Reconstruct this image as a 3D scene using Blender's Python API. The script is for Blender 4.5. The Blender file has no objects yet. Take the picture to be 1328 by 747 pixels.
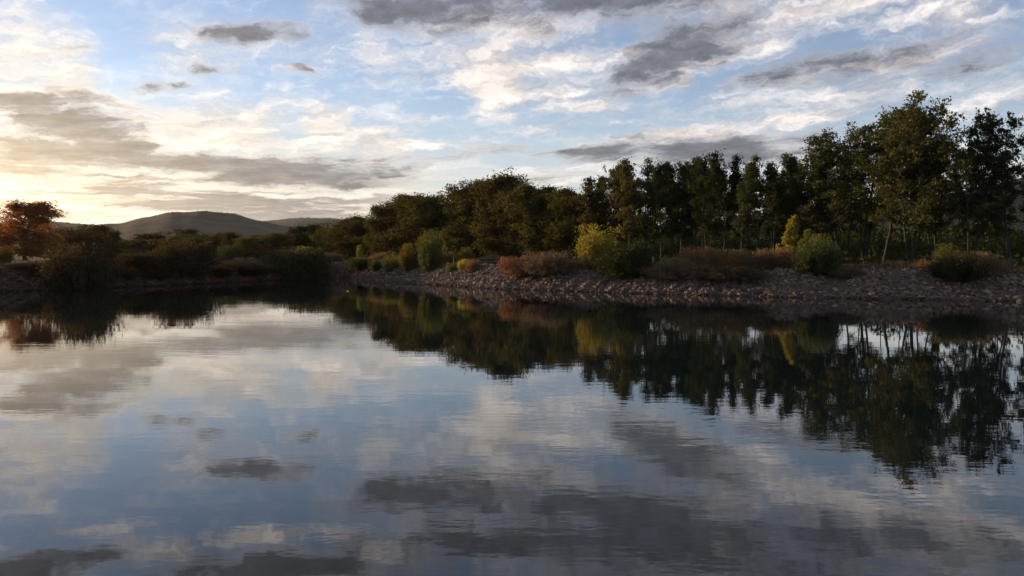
import bpy, math, random
import numpy as np
from mathutils import Vector, Euler

random.seed(7)
R = math.radians
S = bpy.context.scene
COL = S.collection
PI = math.pi

# ------------------------------------------------------------------ camera
CAM = Vector((0.0, 0.0, 3.0))
PITCH = R(2.5)
FPX, CX, CY = 1000.0, 664.0, 373.5          # focal length and centre in pixels of the 1328 px wide photo
cd = bpy.data.cameras.new('camera')
cam = bpy.data.objects.new('camera', cd)
COL.objects.link(cam)
cam.location = CAM
cam.rotation_euler = (PI / 2 - PITCH, 0, 0)
cd.sensor_width = 36.0
cd.lens = 36.0 * FPX / 1328.0
cd.clip_start = 0.1
cd.clip_end = 40000
S.camera = cam


def ray(x, y):
    a, b = (x - CX) / FPX, (CY - y) / FPX
    c, s = math.cos(PITCH), math.sin(PITCH)
    return Vector((a, c + b * s, -s + b * c))


def at_depth(x, y, Y):
    d = ray(x, y)
    return CAM + d * (Y / d.y)


def on_plane(x, y, z):
    d = ray(x, y)
    return CAM + d * ((z - CAM.z) / d.z)


def azel(x, y):
    d = ray(x, y)
    return math.degrees(math.atan2(d.x, d.y)), math.degrees(math.atan2(d.z, math.hypot(d.x, d.y)))


# ------------------------------------------------------------------ object helpers
def tag(o, label=None, cat=None, group=None, kind=None):
    if label: o['label'] = label
    if cat: o['category'] = cat
    if group: o['group'] = group
    if kind: o['kind'] = kind
    return o


def empty(name, loc, rz=0.0, scale=None):
    o = bpy.data.objects.new(name, None)
    COL.objects.link(o)
    o.location = loc
    o.rotation_euler = (0, 0, rz)
    o.empty_display_size = 0.2
    if scale: o.scale = scale
    return o


def mesh_np(name, verts, faces, mats=(), smooth=False, mat_idx=None):
    """verts (n,3), faces (m,k) with one k."""
    me = bpy.data.meshes.new(name)
    verts = np.asarray(verts, dtype=np.float32)
    faces = np.asarray(faces, dtype=np.int32)
    me.vertices.add(len(verts))
    me.vertices.foreach_set('co', verts.ravel())
    m, k = faces.shape
    me.loops.add(m * k)
    me.loops.foreach_set('vertex_index', faces.ravel())
    me.polygons.add(m)
    me.polygons.foreach_set('loop_start', np.arange(0, m * k, k, dtype=np.int32))
    me.polygons.foreach_set('loop_total', np.full(m, k, dtype=np.int32))
    me.polygons.foreach_set('use_smooth', np.full(m, smooth, dtype=bool))
    for mt in mats: me.materials.append(mt)
    if mat_idx is not None:
        me.polygons.foreach_set('material_index', np.asarray(mat_idx, dtype=np.int32))
    me.update(calc_edges=True)
    me.validate()
    return me


def obj(name, me, parent=None):
    o = bpy.data.objects.new(name, me)
    COL.objects.link(o)
    if parent: o.parent = parent
    return o


# ------------------------------------------------------------------ node helpers
class NT:
    def __init__(self, tree):
        self.t = tree
        self.t.nodes.clear()

    def n(self, kind, **kw):
        nd = self.t.nodes.new(kind)
        for k, v in kw.items(): setattr(nd, k, v)
        return nd

    def link(self, a, b): self.t.links.new(a, b)

    def put(self, sock, v):
        if hasattr(v, 'links') or isinstance(v, bpy.types.NodeSocket): self.link(v, sock)
        else: sock.default_value = v

    def m(self, op, *args, clamp=False):
        nd = self.n('ShaderNodeMath', operation=op, use_clamp=clamp)
        for i, a in enumerate(args): self.put(nd.inputs[i], a)
        return nd.outputs[0]

    def vm(self, op, *args):
        nd = self.n('ShaderNodeVectorMath', operation=op)
        for i, a in enumerate(args): self.put(nd.inputs[i], a)
        return nd.outputs[0]

    def smooth(self, v, a, b, c=0.0, d=1.0):
        nd = self.n('ShaderNodeMapRange', interpolation_type='SMOOTHSTEP')
        self.put(nd.inputs[0], v)
        for i, q in enumerate((a, b, c, d)): self.put(nd.inputs[i + 1], q)
        return nd.outputs[0]

    def mix(self, f, a, b):
        nd = self.n('ShaderNodeMix', data_type='RGBA')
        self.put(nd.inputs[0], f)
        self.put(nd.inputs[6], a if not isinstance(a, tuple) or len(a) == 4 else a + (1,))
        self.put(nd.inputs[7], b if not isinstance(b, tuple) or len(b) == 4 else b + (1,))
        return nd.outputs[2]

    def noise(self, vec, scale=1.0, detail=4.0, rough=0.5, color=False, dist=0.0):
        nd = self.n('ShaderNodeTexNoise')
        if vec is not None: self.put(nd.inputs['Vector'], vec)
        nd.inputs['Scale'].default_value = scale
        nd.inputs['Detail'].default_value = detail
        nd.inputs['Roughness'].default_value = rough
        nd.inputs['Distortion'].default_value = dist
        return nd.outputs['Color' if color else 'Fac']

    def comb(self, x, y, z=0.0):
        nd = self.n('ShaderNodeCombineXYZ')
        for i, a in enumerate((x, y, z)): self.put(nd.inputs[i], a)
        return nd.outputs[0]


# ------------------------------------------------------------------ sky, sun
SUN_AZ, SUN_EL = -62.0, 8.5                  # degrees, left of the view and low
SKY_STRENGTH = 0.1
world = bpy.data.worlds.new('World')
S.world = world
world.use_nodes = True


def build_sky():
    g = NT(world.node_tree)
    out = g.n('ShaderNodeOutputWorld')
    bg = g.n('ShaderNodeBackground')
    g.link(bg.outputs[0], out.inputs[0])
    bg.inputs[1].default_value = SKY_STRENGTH
    sky = g.n('ShaderNodeTexSky', sky_type='NISHITA')
    sky.sun_disc = False
    sky.sun_elevation = R(SUN_EL)
    sky.sun_rotation = R(SUN_AZ)
    sky.altitude = 900
    sky.air_density = 1.0
    sky.dust_density = 0.3
    sky.ozone_density = 2.0
    K = 1.0 / SKY_STRENGTH                   # cloud radiances below are written for strength 1
    tc = g.n('ShaderNodeTexCoord')
    sep = g.n('ShaderNodeSeparateXYZ')
    g.link(tc.outputs['Generated'], sep.inputs[0])
    X, Y, Z = sep.outputs
    DEG = 180 / PI
    u = g.m('MULTIPLY', g.m('ARCTAN2', X, Y), DEG)
    v = g.m('MULTIPLY', g.m('ARCSINE', Z), DEG)
    v = g.m('MAXIMUM', v, 0.0)
    vn = g.m('MULTIPLY', g.m('LOGARITHM', g.m('ADD', v, 4.0), math.e), 14.0)
    uv = g.comb(u, v)
    nv = g.comb(g.m('MULTIPLY', u, 0.20), g.m('MULTIPLY', vn, 0.42))
    # warp
    w1 = g.vm('SUBTRACT', g.noise(nv, 0.55, 2.0, 0.5, True), (0.5, 0.5, 0.5))
    w2 = g.vm('SUBTRACT', g.noise(nv, 2.2, 5.0, 0.6, True), (0.5, 0.5, 0.5))
    uvw = g.vm('ADD', uv, g.vm('MULTIPLY', w1, (4.5, 1.2, 0)))
    uvw = g.vm('ADD', uvw, g.vm('MULTIPLY', w2, (4.0, 1.1, 0)))
    uvs = g.vm('ADD', uv, g.vm('MULTIPLY', w1, (2.0, 0.7, 0)))
    uvs = g.vm('ADD', uvs, g.vm('MULTIPLY', w2, (1.8, 0.9, 0)))

    def blobs(lst, vec):
        acc = None
        for (px, py, rx, ry, rot, amp) in lst:
            c = azel(px, py)
            # tilt of the cloud measured in the sky itself
            du = azel(px + 10, py); dv = azel(px, py - 10)
            sx = (du[0] - c[0]) / 10; sy = (dv[1] - c[1]) / 10
            mp = g.n('ShaderNodeMapping', vector_type='TEXTURE')
            g.put(mp.inputs[0], vec)
            mp.inputs[1].default_value = (c[0], c[1], 0)
            mp.inputs[2].default_value = (0, 0, R(rot))
            mp.inputs[3].default_value = (rx * abs(sx) * 1.35, ry * abs(sy) * 1.35, 1)
            gr = g.n('ShaderNodeTexGradient', gradient_type='SPHERICAL')
            g.link(mp.outputs[0], gr.inputs[0])
            f = g.m('MULTIPLY', gr.outputs['Fac'], amp) if acc is None else g.m('MULTIPLY_ADD', gr.outputs['Fac'], amp, acc)
            acc = f
        return acc

    # (x, y, rx, ry, tilt, amount) of the cloud banks, measured on the sky in px at 1000 px focal length
    dark = [
        (322, 43, 88, 20, 3, 1.25), (535, 12, 110, 36, 0, 1.25), (725, 4, 150, 26, 0, 1.0), (860, -8, 130, 24, 4, .85),
        (866, 80, 90, 36, 18, 1.4), (1010, 96, 90, 18, 10, .55), (1180, 72, 140, 20, 10, .8), (1085, 84, 95, 16, 8, .55), (1262, 84, 55, 13, 12, .6),
        (130, 178, 90, 22, -6, 1.05), (40, 205, 120, 22, 0, 1.1), (215, 207, 150, 18, 0, 1.0), (405, 222, 150, 24, 0, 1.3),
        (28, 129, 46, 11, 4, .95), (200, 114, 36, 10, 0, .95), (238, 111, 18, 6, 0, .7), (276, 90, 26, 8, 0, .85), (386, 92, 26, 8, 0, .9), (50, 150, 130, 36, 0, .85), (150, 132, 90, 24, -10, .5),
        (880, 192, 95, 26, 2, 1.2), (765, 198, 48, 13, 5, 1.15), (985, 192, 90, 22, 5, .95), (640, 194, 90, 10, 0, .6), (700, 232, 80, 11, 0, .45), (20, 186, 80, 12, 0, 1.0), (300, 236, 150, 10, 0, .8), (90, 226, 120, 7, 0, .7),
        (960, 18, 270, 40, 6, .42), (1170, 108, 120, 24, 16, .35), (700, 40, 60, 14, 0, .35), (95, 60, 80, 14, 10, .3), (1010, 210, 80, 14, 0, .5),
        (470, 244, 60, 6, 0, .5), (1290, 232, 80, 24, 0, .5), (560, 206, 60, 6, 0, .4),
        # banks higher than the picture, which the pond mirrors
        (560, -60, 150, 30, 0, .9), (760, -50, 190, 40, 0, 1.05), (990, -55, 190, 30, 0, .8), (1250, -60, 230, 34, 0, .9), (1080, -120, 380, 44, 0, .75),
        (40, -84, 170, 22, 4, 1.3), (330, -88, 120, 24, 4, 1.3), (200, -130, 400, 30, 0, 1.0), (560, -150, 220, 40, 0, 1.2), (-160, 40, 200, 40, 0, .7), (1500, 60, 200, 40, 0, .7),
    ]
    white = [
        (650, 78, 85, 72, 0, 1.15), (635, 112, 42, 40, 0, .8), (720, 120, 90, 40, 0, .3),
        (25, 42, 80, 56, 0, .95), (100, 84, 42, 45, 0, .8), (10, 110, 100, 50, 0, .6), (100, 120, 90, 30, 0, .5),
        (225, 160, 115, 32, 4, 1.15), (345, 152, 110, 42, 8, .9), (425, 166, 32, 30, 0, 1.1), (487, 180, 50, 28, 0, 1.1), (330, 188, 120, 18, 0, .8),
        (290, 66, 110, 30, 0, .35), (420, 70, 90, 36, 0, .45), (245, 72, 60, 26, 0, .4), (490, 82, 40, 18, 0, .4),
        (0, 243, 160, 16, 0, 1.8), (90, 250, 200, 26, 0, 1.0), (300, 258, 230, 26, 0, .8), (230, 284, 220, 12, 0, 1.2), (560, 190, 120, 13, 0, .75), (470, 256, 130, 30, 0, .55), (590, 222, 90, 16, 0, .45),
        (770, 141, 58, 12, 0, 1.1), (716, 166, 50, 10, 5, .9), (745, 80, 70, 12, 4, .8), (790, 160, 24, 7, 0, .5), (800, 112, 150, 20, 5, .5),
        (1000, 28, 260, 50, 6, .65), (1240, 18, 50, 22, 0, .8), (1130, 112, 130, 26, 16, 1.0), (960, 132, 60, 11, 5, .65), (1060, 152, 90, 8, 2, .6), (990, 60, 30, 22, 0, .7), (930, 122, 70, 18, 14, .45),
        (880, 170, 90, 12, 4, .75), (960, 178, 120, 22, 8, .8), (1290, 130, 90, 26, 8, .5), (1200, 50, 120, 30, 10, .5), (700, 235, 110, 18, 4, .7), (780, 215, 110, 14, 0, .4),
        (1260, 190, 140, 50, 0, .4), (1100, 200, 90, 26, 0, .45), (545, 40, 90, 40, 0, .3),
        (340, -46, 130, 13, 2, 1.4), (90, -42, 150, 10, 2, 1.0), (470, -62, 70, 26, 0, .9), (210, -75, 60, 20, 0, 1.0), (900, -100, 120, 24, 0, .5), (1200, -20, 200, 34, 0, .6), (-150, 120, 200, 100, 0, .6),
    ]
    sD = blobs(dark, uvw)
    sW = blobs(white, uvs)
    dv_ = g.comb(g.m('MULTIPLY', u, 0.13), g.m('MULTIPLY_ADD', vn, 0.50, g.m('MULTIPLY', u, -0.035)))
    sv = g.comb(g.m('MULTIPLY', u, 0.050), g.m('MULTIPLY', v, 0.62))
    fb = g.noise(g.vm('ADD', sv, g.vm('MULTIPLY', w2, (0.35, 0.45, 0))), 1.6, 7.0, 0.62)
    band = g.m('MULTIPLY', g.smooth(u, -2.0, -14.0), g.m('MULTIPLY', g.smooth(v, 8.5, 5.5), g.smooth(v, 1.2, 2.8)))
    rB = g.m('MULTIPLY', g.smooth(fb, 0.38, 0.56), band)
    f1 = g.noise(g.vm('ADD', dv_, g.vm('MULTIPLY', w2, (0.6, 0.6, 0))), 2.2, 10.0, 0.64)
    f4 = g.noise(dv_, 4.2, 7.0, 0.62)
    stv = g.comb(g.m('ADD', g.m('MULTIPLY', u, 0.085), g.m('MULTIPLY', vn, 0.06)), g.m('MULTIPLY_ADD', vn, 0.42, g.m('MULTIPLY', u, -0.05)))
    f2 = g.noise(g.vm('ADD', stv, g.vm('MULTIPLY', w2, (0.9, 0.9, 0))), 2.2, 10.0, 0.60)
    f3 = g.noise(nv, 0.8, 6.0, 0.6)
    n1 = g.m('SUBTRACT', f1, 0.5)
    n2 = g.m('SUBTRACT', f2, 0.5)
    n4 = g.m('SUBTRACT', f4, 0.5)
    # nearness to the hidden sun
    cs = azel(-30, 250)
    mp = g.n('ShaderNodeMapping', vector_type='TEXTURE')
    g.put(mp.inputs[0], uv)
    mp.inputs[1].default_value = (cs[0], cs[1], 0)
    mp.inputs[3].default_value = (29, 14, 1)
    ln = g.n('ShaderNodeVectorMath', operation='LENGTH')
    g.link(mp.outputs[0], ln.inputs[0])
    glow = g.m('POWER', 2.718, g.m('MULTIPLY', g.m('POWER', ln.outputs['Value'], 1.3), -1.5))
    # thin bright cirrus
    rW = g.m('ADD', sW, g.m('MULTIPLY', n2, 2.5))
    rW = g.m('MULTIPLY', rW, g.smooth(sW, 0.0, 0.35, 0.3, 1.0))
    aW = g.smooth(rW, -0.02, 1.5, 0.0, 0.96)
    veil = g.smooth(g.m('ADD', f3, g.m('MULTIPLY', n2, 0.7)), 0.41, 0.75, 0.09, 0.46)
    aW = g.m('SUBTRACT', 1.0, g.m('MULTIPLY', g.m('SUBTRACT', 1.0, aW), g.m('SUBTRACT', 1.0, veil)))
    bright = g.mix(glow, (0.60, 0.545, 0.515), (0.70, 0.625, 0.50))
    sb = g.n('ShaderNodeVectorMath', operation='SCALE'); g.link(bright, sb.inputs[0])
    g.put(sb.inputs['Scale'], g.m('MULTIPLY_ADD', n2, 2.0, 0.96))
    # thick grey banks with bright thin rims
    rD = g.m('ADD', sD, g.m('MULTIPLY', n1, 2.4))
    rD = g.m('MULTIPLY', rD, g.smooth(sD, 0.0, 0.35, 0.0, 1.0))
    rD = g.m('MAXIMUM', rD, g.m('MULTIPLY', rB, 0.95))
    aD = g.smooth(rD, -0.05, 1.15, 0.0, 0.96)
    core = g.smooth(rD, 0.12, 0.95)
    grey = g.mix(glow, (0.098, 0.105, 0.130), (0.25, 0.22, 0.185))
    sg = g.n('ShaderNodeVectorMath', operation='SCALE'); g.link(grey, sg.inputs[0])
    g.put(sg.inputs['Scale'], g.m('MULTIPLY_ADD', g.m('MULTIPLY_ADD', n4, 1.5, n1), -0.9, 1.05))
    rim = g.mix(glow, (0.38, 0.31, 0.27), (0.95, 0.80, 0.58))
    cD = g.mix(core, rim, sg.outputs[0])
    blue = g.vm('MULTIPLY', sky.outputs[0], (1.38, 1.22, 1.26))
    low = g.mix(glow, (3.5, 3.7, 4.0), (7.6, 6.3, 4.5))             # the whitish air low over the horizon
    blue = g.mix(g.smooth(v, 1.0, 12.0, 0.8, 0.0), blue, low)
    sc = g.n('ShaderNodeVectorMath', operation='SCALE'); g.link(sb.outputs[0], sc.inputs[0]); sc.inputs['Scale'].default_value = K
    sd = g.n('ShaderNodeVectorMath', operation='SCALE'); g.link(cD, sd.inputs[0]); sd.inputs['Scale'].default_value = K
    c = g.mix(aW, blue, sc.outputs[0])
    c = g.mix(aD, c, sd.outputs[0])
    m3 = g.n('ShaderNodeMapping', vector_type='TEXTURE')
    g.put(m3.inputs[0], uv)
    m3.inputs[1].default_value = (cs[0] - 1.5, cs[1] - .5, 0)
    m3.inputs[3].default_value = (11, 5.5, 1)
    l3 = g.n('ShaderNodeVectorMath', operation='LENGTH')
    g.link(m3.outputs[0], l3.inputs[0])
    aur = g.m('POWER', 2.718, g.m('MULTIPLY', l3.outputs['Value'], -1.6))   # aureole of the sun behind thin cloud
    av = g.n('ShaderNodeVectorMath', operation='SCALE'); av.inputs[0].default_value = (6.5, 4.6, 2.4); g.put(av.inputs['Scale'], aur)
    c = g.vm('ADD', c, av.outputs[0])
    g.link(c, bg.inputs[0])


build_sky()

sl = bpy.data.lights.new('sun', 'SUN')
sl.energy = 4.6
sl.angle = R(0.6)
sl.color = (1.0, 0.72, 0.42)
so = bpy.data.objects.new('sun', sl)
COL.objects.link(so)
sd = Vector((math.sin(R(SUN_AZ)) * math.cos(R(SUN_EL)), math.cos(R(SUN_AZ)) * math.cos(R(SUN_EL)), math.sin(R(SUN_EL))))
so.rotation_euler = sd.to_track_quat('Z', 'Y').to_euler()
so.location = (-60, 40, 40)


# ------------------------------------------------------------------ materials
def mat(name):
    m = bpy.data.materials.new(name)
    m.use_nodes = True
    return m, NT(m.node_tree)


def leaf_mat(name, ca, cb, trans=0.4, tr_col=None, gloss=0.008, odd=None):
    m, g = mat(name)
    out = g.n('ShaderNodeOutputMaterial')
    geo = g.n('ShaderNodeNewGeometry')
    oi = g.n('ShaderNodeObjectInfo')
    c = g.mix(geo.outputs['Random Per Island'], ca, cb)
    if odd:
        r2 = g.m('FRACT', g.m('MULTIPLY', geo.outputs['Random Per Island'], 37.7))
        tco = g.n('ShaderNodeTexCoord')
        pn = g.noise(tco.outputs['Object'], 0.9, 2.0, 0.5)
        c = g.mix(g.smooth(g.m('MULTIPLY_ADD', pn, 0.9, g.m('MULTIPLY', r2, 0.6)), 0.76, 1.0, 0.0, 0.8), c, odd)
    hs = g.n('ShaderNodeHueSaturation')
    g.put(hs.inputs['Hue'], g.m('MULTIPLY_ADD', oi.outputs['Random'], 0.03, 0.487))
    g.put(hs.inputs['Value'], g.m('MULTIPLY_ADD', g.m('FRACT', g.m('MULTIPLY', oi.outputs['Random'], 7.31)), 0.6, 0.7))
    g.link(c, hs.inputs['Color'])
    d = g.n('ShaderNodeBsdfDiffuse'); g.link(hs.outputs[0], d.inputs[0])
    t = g.n('ShaderNodeBsdfTranslucent')
    if tr_col is None: tr_col = (1.25, 1.2, 0.6)
    g.link(g.vm('MULTIPLY', hs.outputs[0], tr_col), t.inputs[0])
    mx = g.n('ShaderNodeMixShader'); mx.inputs[0].default_value = trans
    g.link(d.outputs[0], mx.inputs[1]); g.link(t.outputs[0], mx.inputs[2])
    gl = g.n('ShaderNodeBsdfGlossy'); gl.inputs['Roughness'].default_value = 0.45
    gl.inputs[0].default_value = (0.6, 0.6, 0.6, 1)
    m2 = g.n('ShaderNodeMixShader'); m2.inputs[0].default_value = gloss
    g.link(mx.outputs[0], m2.inputs[1]); g.link(gl.outputs[0], m2.inputs[2])
    g.link(m2.outputs[0], out.inputs[0])
    return m


def bark_mat(name, a, b):
    m, g = mat(name)
    out = g.n('ShaderNodeOutputMaterial')
    p = g.n('ShaderNodeBsdfPrincipled')
    tc = g.n('ShaderNodeTexCoord')
    v = g.vm('MULTIPLY', tc.outputs['Object'], (9.0, 9.0, 2.0))
    g.link(g.mix(g.noise(v, 1.0, 5.0, 0.65), a, b), p.inputs['Base Color'])
    p.inputs['Roughness'].default_value = 0.9
    g.link(p.outputs[0], out.inputs[0])
    return m


M = {}
M['leaf_oak'] = leaf_mat('oak_leaves', (0.034, 0.036, 0.013), (0.080, 0.072, 0.024), odd=(0.120, 0.085, 0.028))
M['leaf_dark'] = leaf_mat('dark_green_leaves', (0.018, 0.029, 0.014), (0.045, 0.056, 0.022), odd=(0.070, 0.066, 0.022))
M['leaf_locust'] = leaf_mat('locust_leaves', (0.024, 0.033, 0.014), (0.062, 0.066, 0.023), odd=(0.095, 0.078, 0.024))
M['leaf_flare_red'] = leaf_mat('flare_red_leaves', (0.125, 0.044, 0.018), (0.260, 0.100, 0.036), 0.55, (1.3, 1.0, 0.6), odd=(0.080, 0.055, 0.022))  # red glow of the lens flare put into the leaf colour
M['leaf_yellow'] = leaf_mat('yellow_green_leaves', (0.230, 0.210, 0.036), (0.420, 0.350, 0.062), 0.45, odd=(0.130, 0.135, 0.032))
M['leaf_lime'] = leaf_mat('lime_leaves', (0.060, 0.080, 0.022), (0.120, 0.135, 0.034), 0.45, odd=(0.160, 0.140, 0.040))
M['leaf_orange'] = leaf_mat('orange_yellow_leaves', (0.110, 0.085, 0.022), (0.210, 0.140, 0.036), 0.45, odd=(0.080, 0.090, 0.026))
M['leaf_bush'] = leaf_mat('bush_leaves', (0.024, 0.034, 0.015), (0.056, 0.066, 0.026), odd=(0.085, 0.070, 0.034))
M['leaf_umber'] = leaf_mat('umber_bush_leaves', (0.028, 0.022, 0.012), (0.060, 0.046, 0.023), 0.35, odd=(0.080, 0.054, 0.026))
M['leaf_bushy'] = leaf_mat('bush_tip_leaves', (0.080, 0.084, 0.022), (0.150, 0.136, 0.034), 0.45, odd=(0.060, 0.072, 0.022))
M['leaf_brown'] = leaf_mat('brown_scrub_twigs', (0.095, 0.066, 0.040), (0.185, 0.130, 0.082), 0.25, (1.2, 1.0, 0.8), odd=(0.072, 0.066, 0.034))
M['leaf_rust'] = leaf_mat('rust_scrub_twigs', (0.190, 0.108, 0.056), (0.340, 0.195, 0.100), 0.3, (1.2, 0.95, 0.7), odd=(0.095, 0.070, 0.040))
M['grass'] = leaf_mat('dry_grass', (0.060, 0.045, 0.028), (0.125, 0.094, 0.058), 0.12, (1.1, 1.0, 0.8))
M['bark'] = bark_mat('dark_bark', (0.012, 0.010, 0.008), (0.034, 0.028, 0.022))
M['twig'] = bark_mat('twig_bark', (0.040, 0.028, 0.020), (0.090, 0.066, 0.048))


def water_mat():
    m, g = mat('pond_water')
    out = g.n('ShaderNodeOutputMaterial')
    p = g.n('ShaderNodeBsdfPrincipled')
    p.inputs['Base Color'].default_value = (0.007, 0.012, 0.011, 1)
    p.inputs['Roughness'].default_value = 0.003
    p.inputs['IOR'].default_value = 1.58
    tc = g.n('ShaderNodeTexCoord')
    P = tc.outputs['Object']
    a = g.noise(g.vm('MULTIPLY', P, (0.95, 2.3, 1)), 1.0, 3.0, 0.5)
    b = g.noise(g.vm('MULTIPLY', P, (3.4, 7.0, 1)), 1.0, 2.0, 0.5)
    c = g.noise(g.vm('MULTIPLY', P, (0.16, 0.5, 1)), 1.0, 2.0, 0.5)
    patch = g.smooth(g.noise(g.vm('MULTIPLY', P, (0.05, 0.11, 1)), 1.0, 3.0, 0.55), 0.38, 0.66, 0.30, 1.7)
    h = g.m('ADD', g.m('MULTIPLY', a, 0.0020), g.m('MULTIPLY', b, 0.0005))
    h = g.m('ADD', g.m('MULTIPLY', h, patch), g.m('MULTIPLY', c, 0.0022))
    bp = g.n('ShaderNodeBump')
    bp.inputs['Strength'].default_value = 1.0
    bp.inputs['Distance'].default_value = 1.0
    g.link(h, bp.inputs['Height'])
    g.link(bp.outputs[0], p.inputs['Normal'])
    g.link(p.outputs[0], out.inputs[0])
    return m


def ground_mat():
    m, g = mat('dry_ground')
    out = g.n('ShaderNodeOutputMaterial')
    p = g.n('ShaderNodeBsdfPrincipled')
    tc = g.n('ShaderNodeTexCoord')
    P = tc.outputs['Object']
    a = g.noise(P, 0.12, 6.0, 0.6)
    b = g.noise(P, 2.3, 6.0, 0.7)
    c1 = g.mix(b, (0.045, 0.032, 0.022), (0.110, 0.080, 0.054))
    c2 = g.mix(b, (0.035, 0.036, 0.018), (0.085, 0.080, 0.040))
    g.link(g.mix(g.smooth(a, 0.42, 0.6), c1, c2), p.inputs['Base Color'])
    p.inputs['Roughness'].default_value = 0.95
    p.inputs['Specular IOR Level'].default_value = 0.05
    bp = g.n('ShaderNodeBump'); bp.inputs['Strength'].default_value = 0.6; bp.inputs['Distance'].default_value = 0.08
    g.link(b, bp.inputs['Height']); g.link(bp.outputs[0], p.inputs['Normal'])
    g.link(p.outputs[0], out.inputs[0])
    return m


def stone_mat(name, a, b, c):
    m, g = mat(name)
    out = g.n('ShaderNodeOutputMaterial')
    p = g.n('ShaderNodeBsdfPrincipled')
    geo = g.n('ShaderNodeNewGeometry')
    tc = g.n('ShaderNodeTexCoord')
    r = geo.outputs['Random Per Island']
    c0 = g.mix(g.smooth(r, 0.0, 0.75), a, b)
    c0 = g.mix(g.smooth(r, 0.75, 1.0), c0, c)
    n = g.noise(tc.outputs['Object'], 9.0, 5.0, 0.65)
    sep = g.n('ShaderNodeSeparateXYZ'); g.link(geo.outputs['Position'], sep.inputs[0])
    wet = g.smooth(sep.outputs[2], 0.04, 0.22, 0.45, 1.0)          # stones stay wet just above the water
    s = g.m('MULTIPLY', g.m('MULTIPLY_ADD', n, 0.8, 0.6), wet)
    sc = g.n('ShaderNodeVectorMath', operation='SCALE'); g.link(c0, sc.inputs[0]); g.put(sc.inputs['Scale'], s)
    g.link(sc.outputs[0], p.inputs['Base Color'])
    p.inputs['Roughness'].default_value = 0.8
    p.inputs['Specular IOR Level'].default_value = 0.15
    g.link(p.outputs[0], out.inputs[0])
    return m


def hill_mat(name, a, b, sc):
    m, g = mat(name)
    out = g.n('ShaderNodeOutputMaterial')
    p = g.n('ShaderNodeBsdfPrincipled')
    tc = g.n('ShaderNodeTexCoord')
    n = g.noise(tc.outputs['Object'], sc, 8.0, 0.72)
    g.link(g.mix(g.smooth(n, 0.35, 0.65), a, b), p.inputs['Base Color'])
    p.inputs['Roughness'].default_value = 1.0
    p.inputs['Specular IOR Level'].default_value = 0.05
    g.link(p.outputs[0], out.inputs[0])
    return m


def plain_mat(name, a, b, scale=6.0, rough=0.7, metal=0.0):
    m, g = mat(name)
    out = g.n('ShaderNodeOutputMaterial')
    p = g.n('ShaderNodeBsdfPrincipled')
    tc = g.n('ShaderNodeTexCoord')
    g.link(g.mix(g.noise(tc.outputs['Object'], scale, 5.0, 0.6), a, b), p.inputs['Base Color'])
    p.inputs['Roughness'].default_value = rough
    p.inputs['Metallic'].default_value = metal
    p.inputs['Specular IOR Level'].default_value = 0.15
    g.link(p.outputs[0], out.inputs[0])
    return m


M['water'] = water_mat()
M['ground'] = ground_mat()
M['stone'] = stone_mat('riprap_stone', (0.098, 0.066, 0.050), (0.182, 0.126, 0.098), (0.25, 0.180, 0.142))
M['dark_stone'] = stone_mat('dark_bank_stone', (0.042, 0.021, 0.012), (0.086, 0.045, 0.026), (0.120, 0.072, 0.046))  # left bank stones, darker and browner than those on the right
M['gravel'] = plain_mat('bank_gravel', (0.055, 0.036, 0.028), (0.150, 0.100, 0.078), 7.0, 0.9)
M['dark_gravel'] = plain_mat('dark_bank_gravel', (0.026, 0.016, 0.010), (0.058, 0.037, 0.024), 6.0, 0.95)  # left bank ground, darker than the right bank's
M['pale_stone'] = stone_mat('pale_stone', (0.42, 0.34, 0.29), (0.46, 0.38, 0.33), (0.5, 0.42, 0.36))
M['hill'] = hill_mat('wooded_hill', (0.040, 0.036, 0.027), (0.078, 0.067, 0.049), 0.03)
M['hill_far'] = hill_mat('far_wooded_hill', (0.045, 0.050, 0.036), (0.075, 0.075, 0.055), 0.006)
M['mountain'] = hill_mat('forested_mountain', (0.013, 0.016, 0.016), (0.028, 0.032, 0.030), 0.02)
M['post'] = plain_mat('weathered_post_wood', (0.22, 0.19, 0.16), (0.42, 0.38, 0.33), 14.0)
M['wire'] = plain_mat('fence_wire', (0.14, 0.12, 0.10), (0.24, 0.21, 0.18), 3.0, 0.6, 0.3)
M['pole'] = plain_mat('dark_pole_wood', (0.030, 0.024, 0.020), (0.060, 0.048, 0.040), 10.0)
M['float'] = plain_mat('pale_float_wood', (0.40, 0.36, 0.30), (0.55, 0.50, 0.44), 8.0)

# ------------------------------------------------------------------ the pond's shore
PC = np.array([0.0, 40.0])
SHORE = [(32.5, 49), (19, 53.6), (9.8, 59), (-1.6, 67), (-8.5, 77), (-14, 86), (-23.4, 100), (-28.5, 86), (-33.9, 73), (-40.5, 61),
         (-52, 46), (-57, 24), (-42, 5), (-20, 3.0), (0, 2.4), (20, 3.0), (44, 4), (64, 14), (63, 36), (48, 45.5)]
NT_ = 1500


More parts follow.
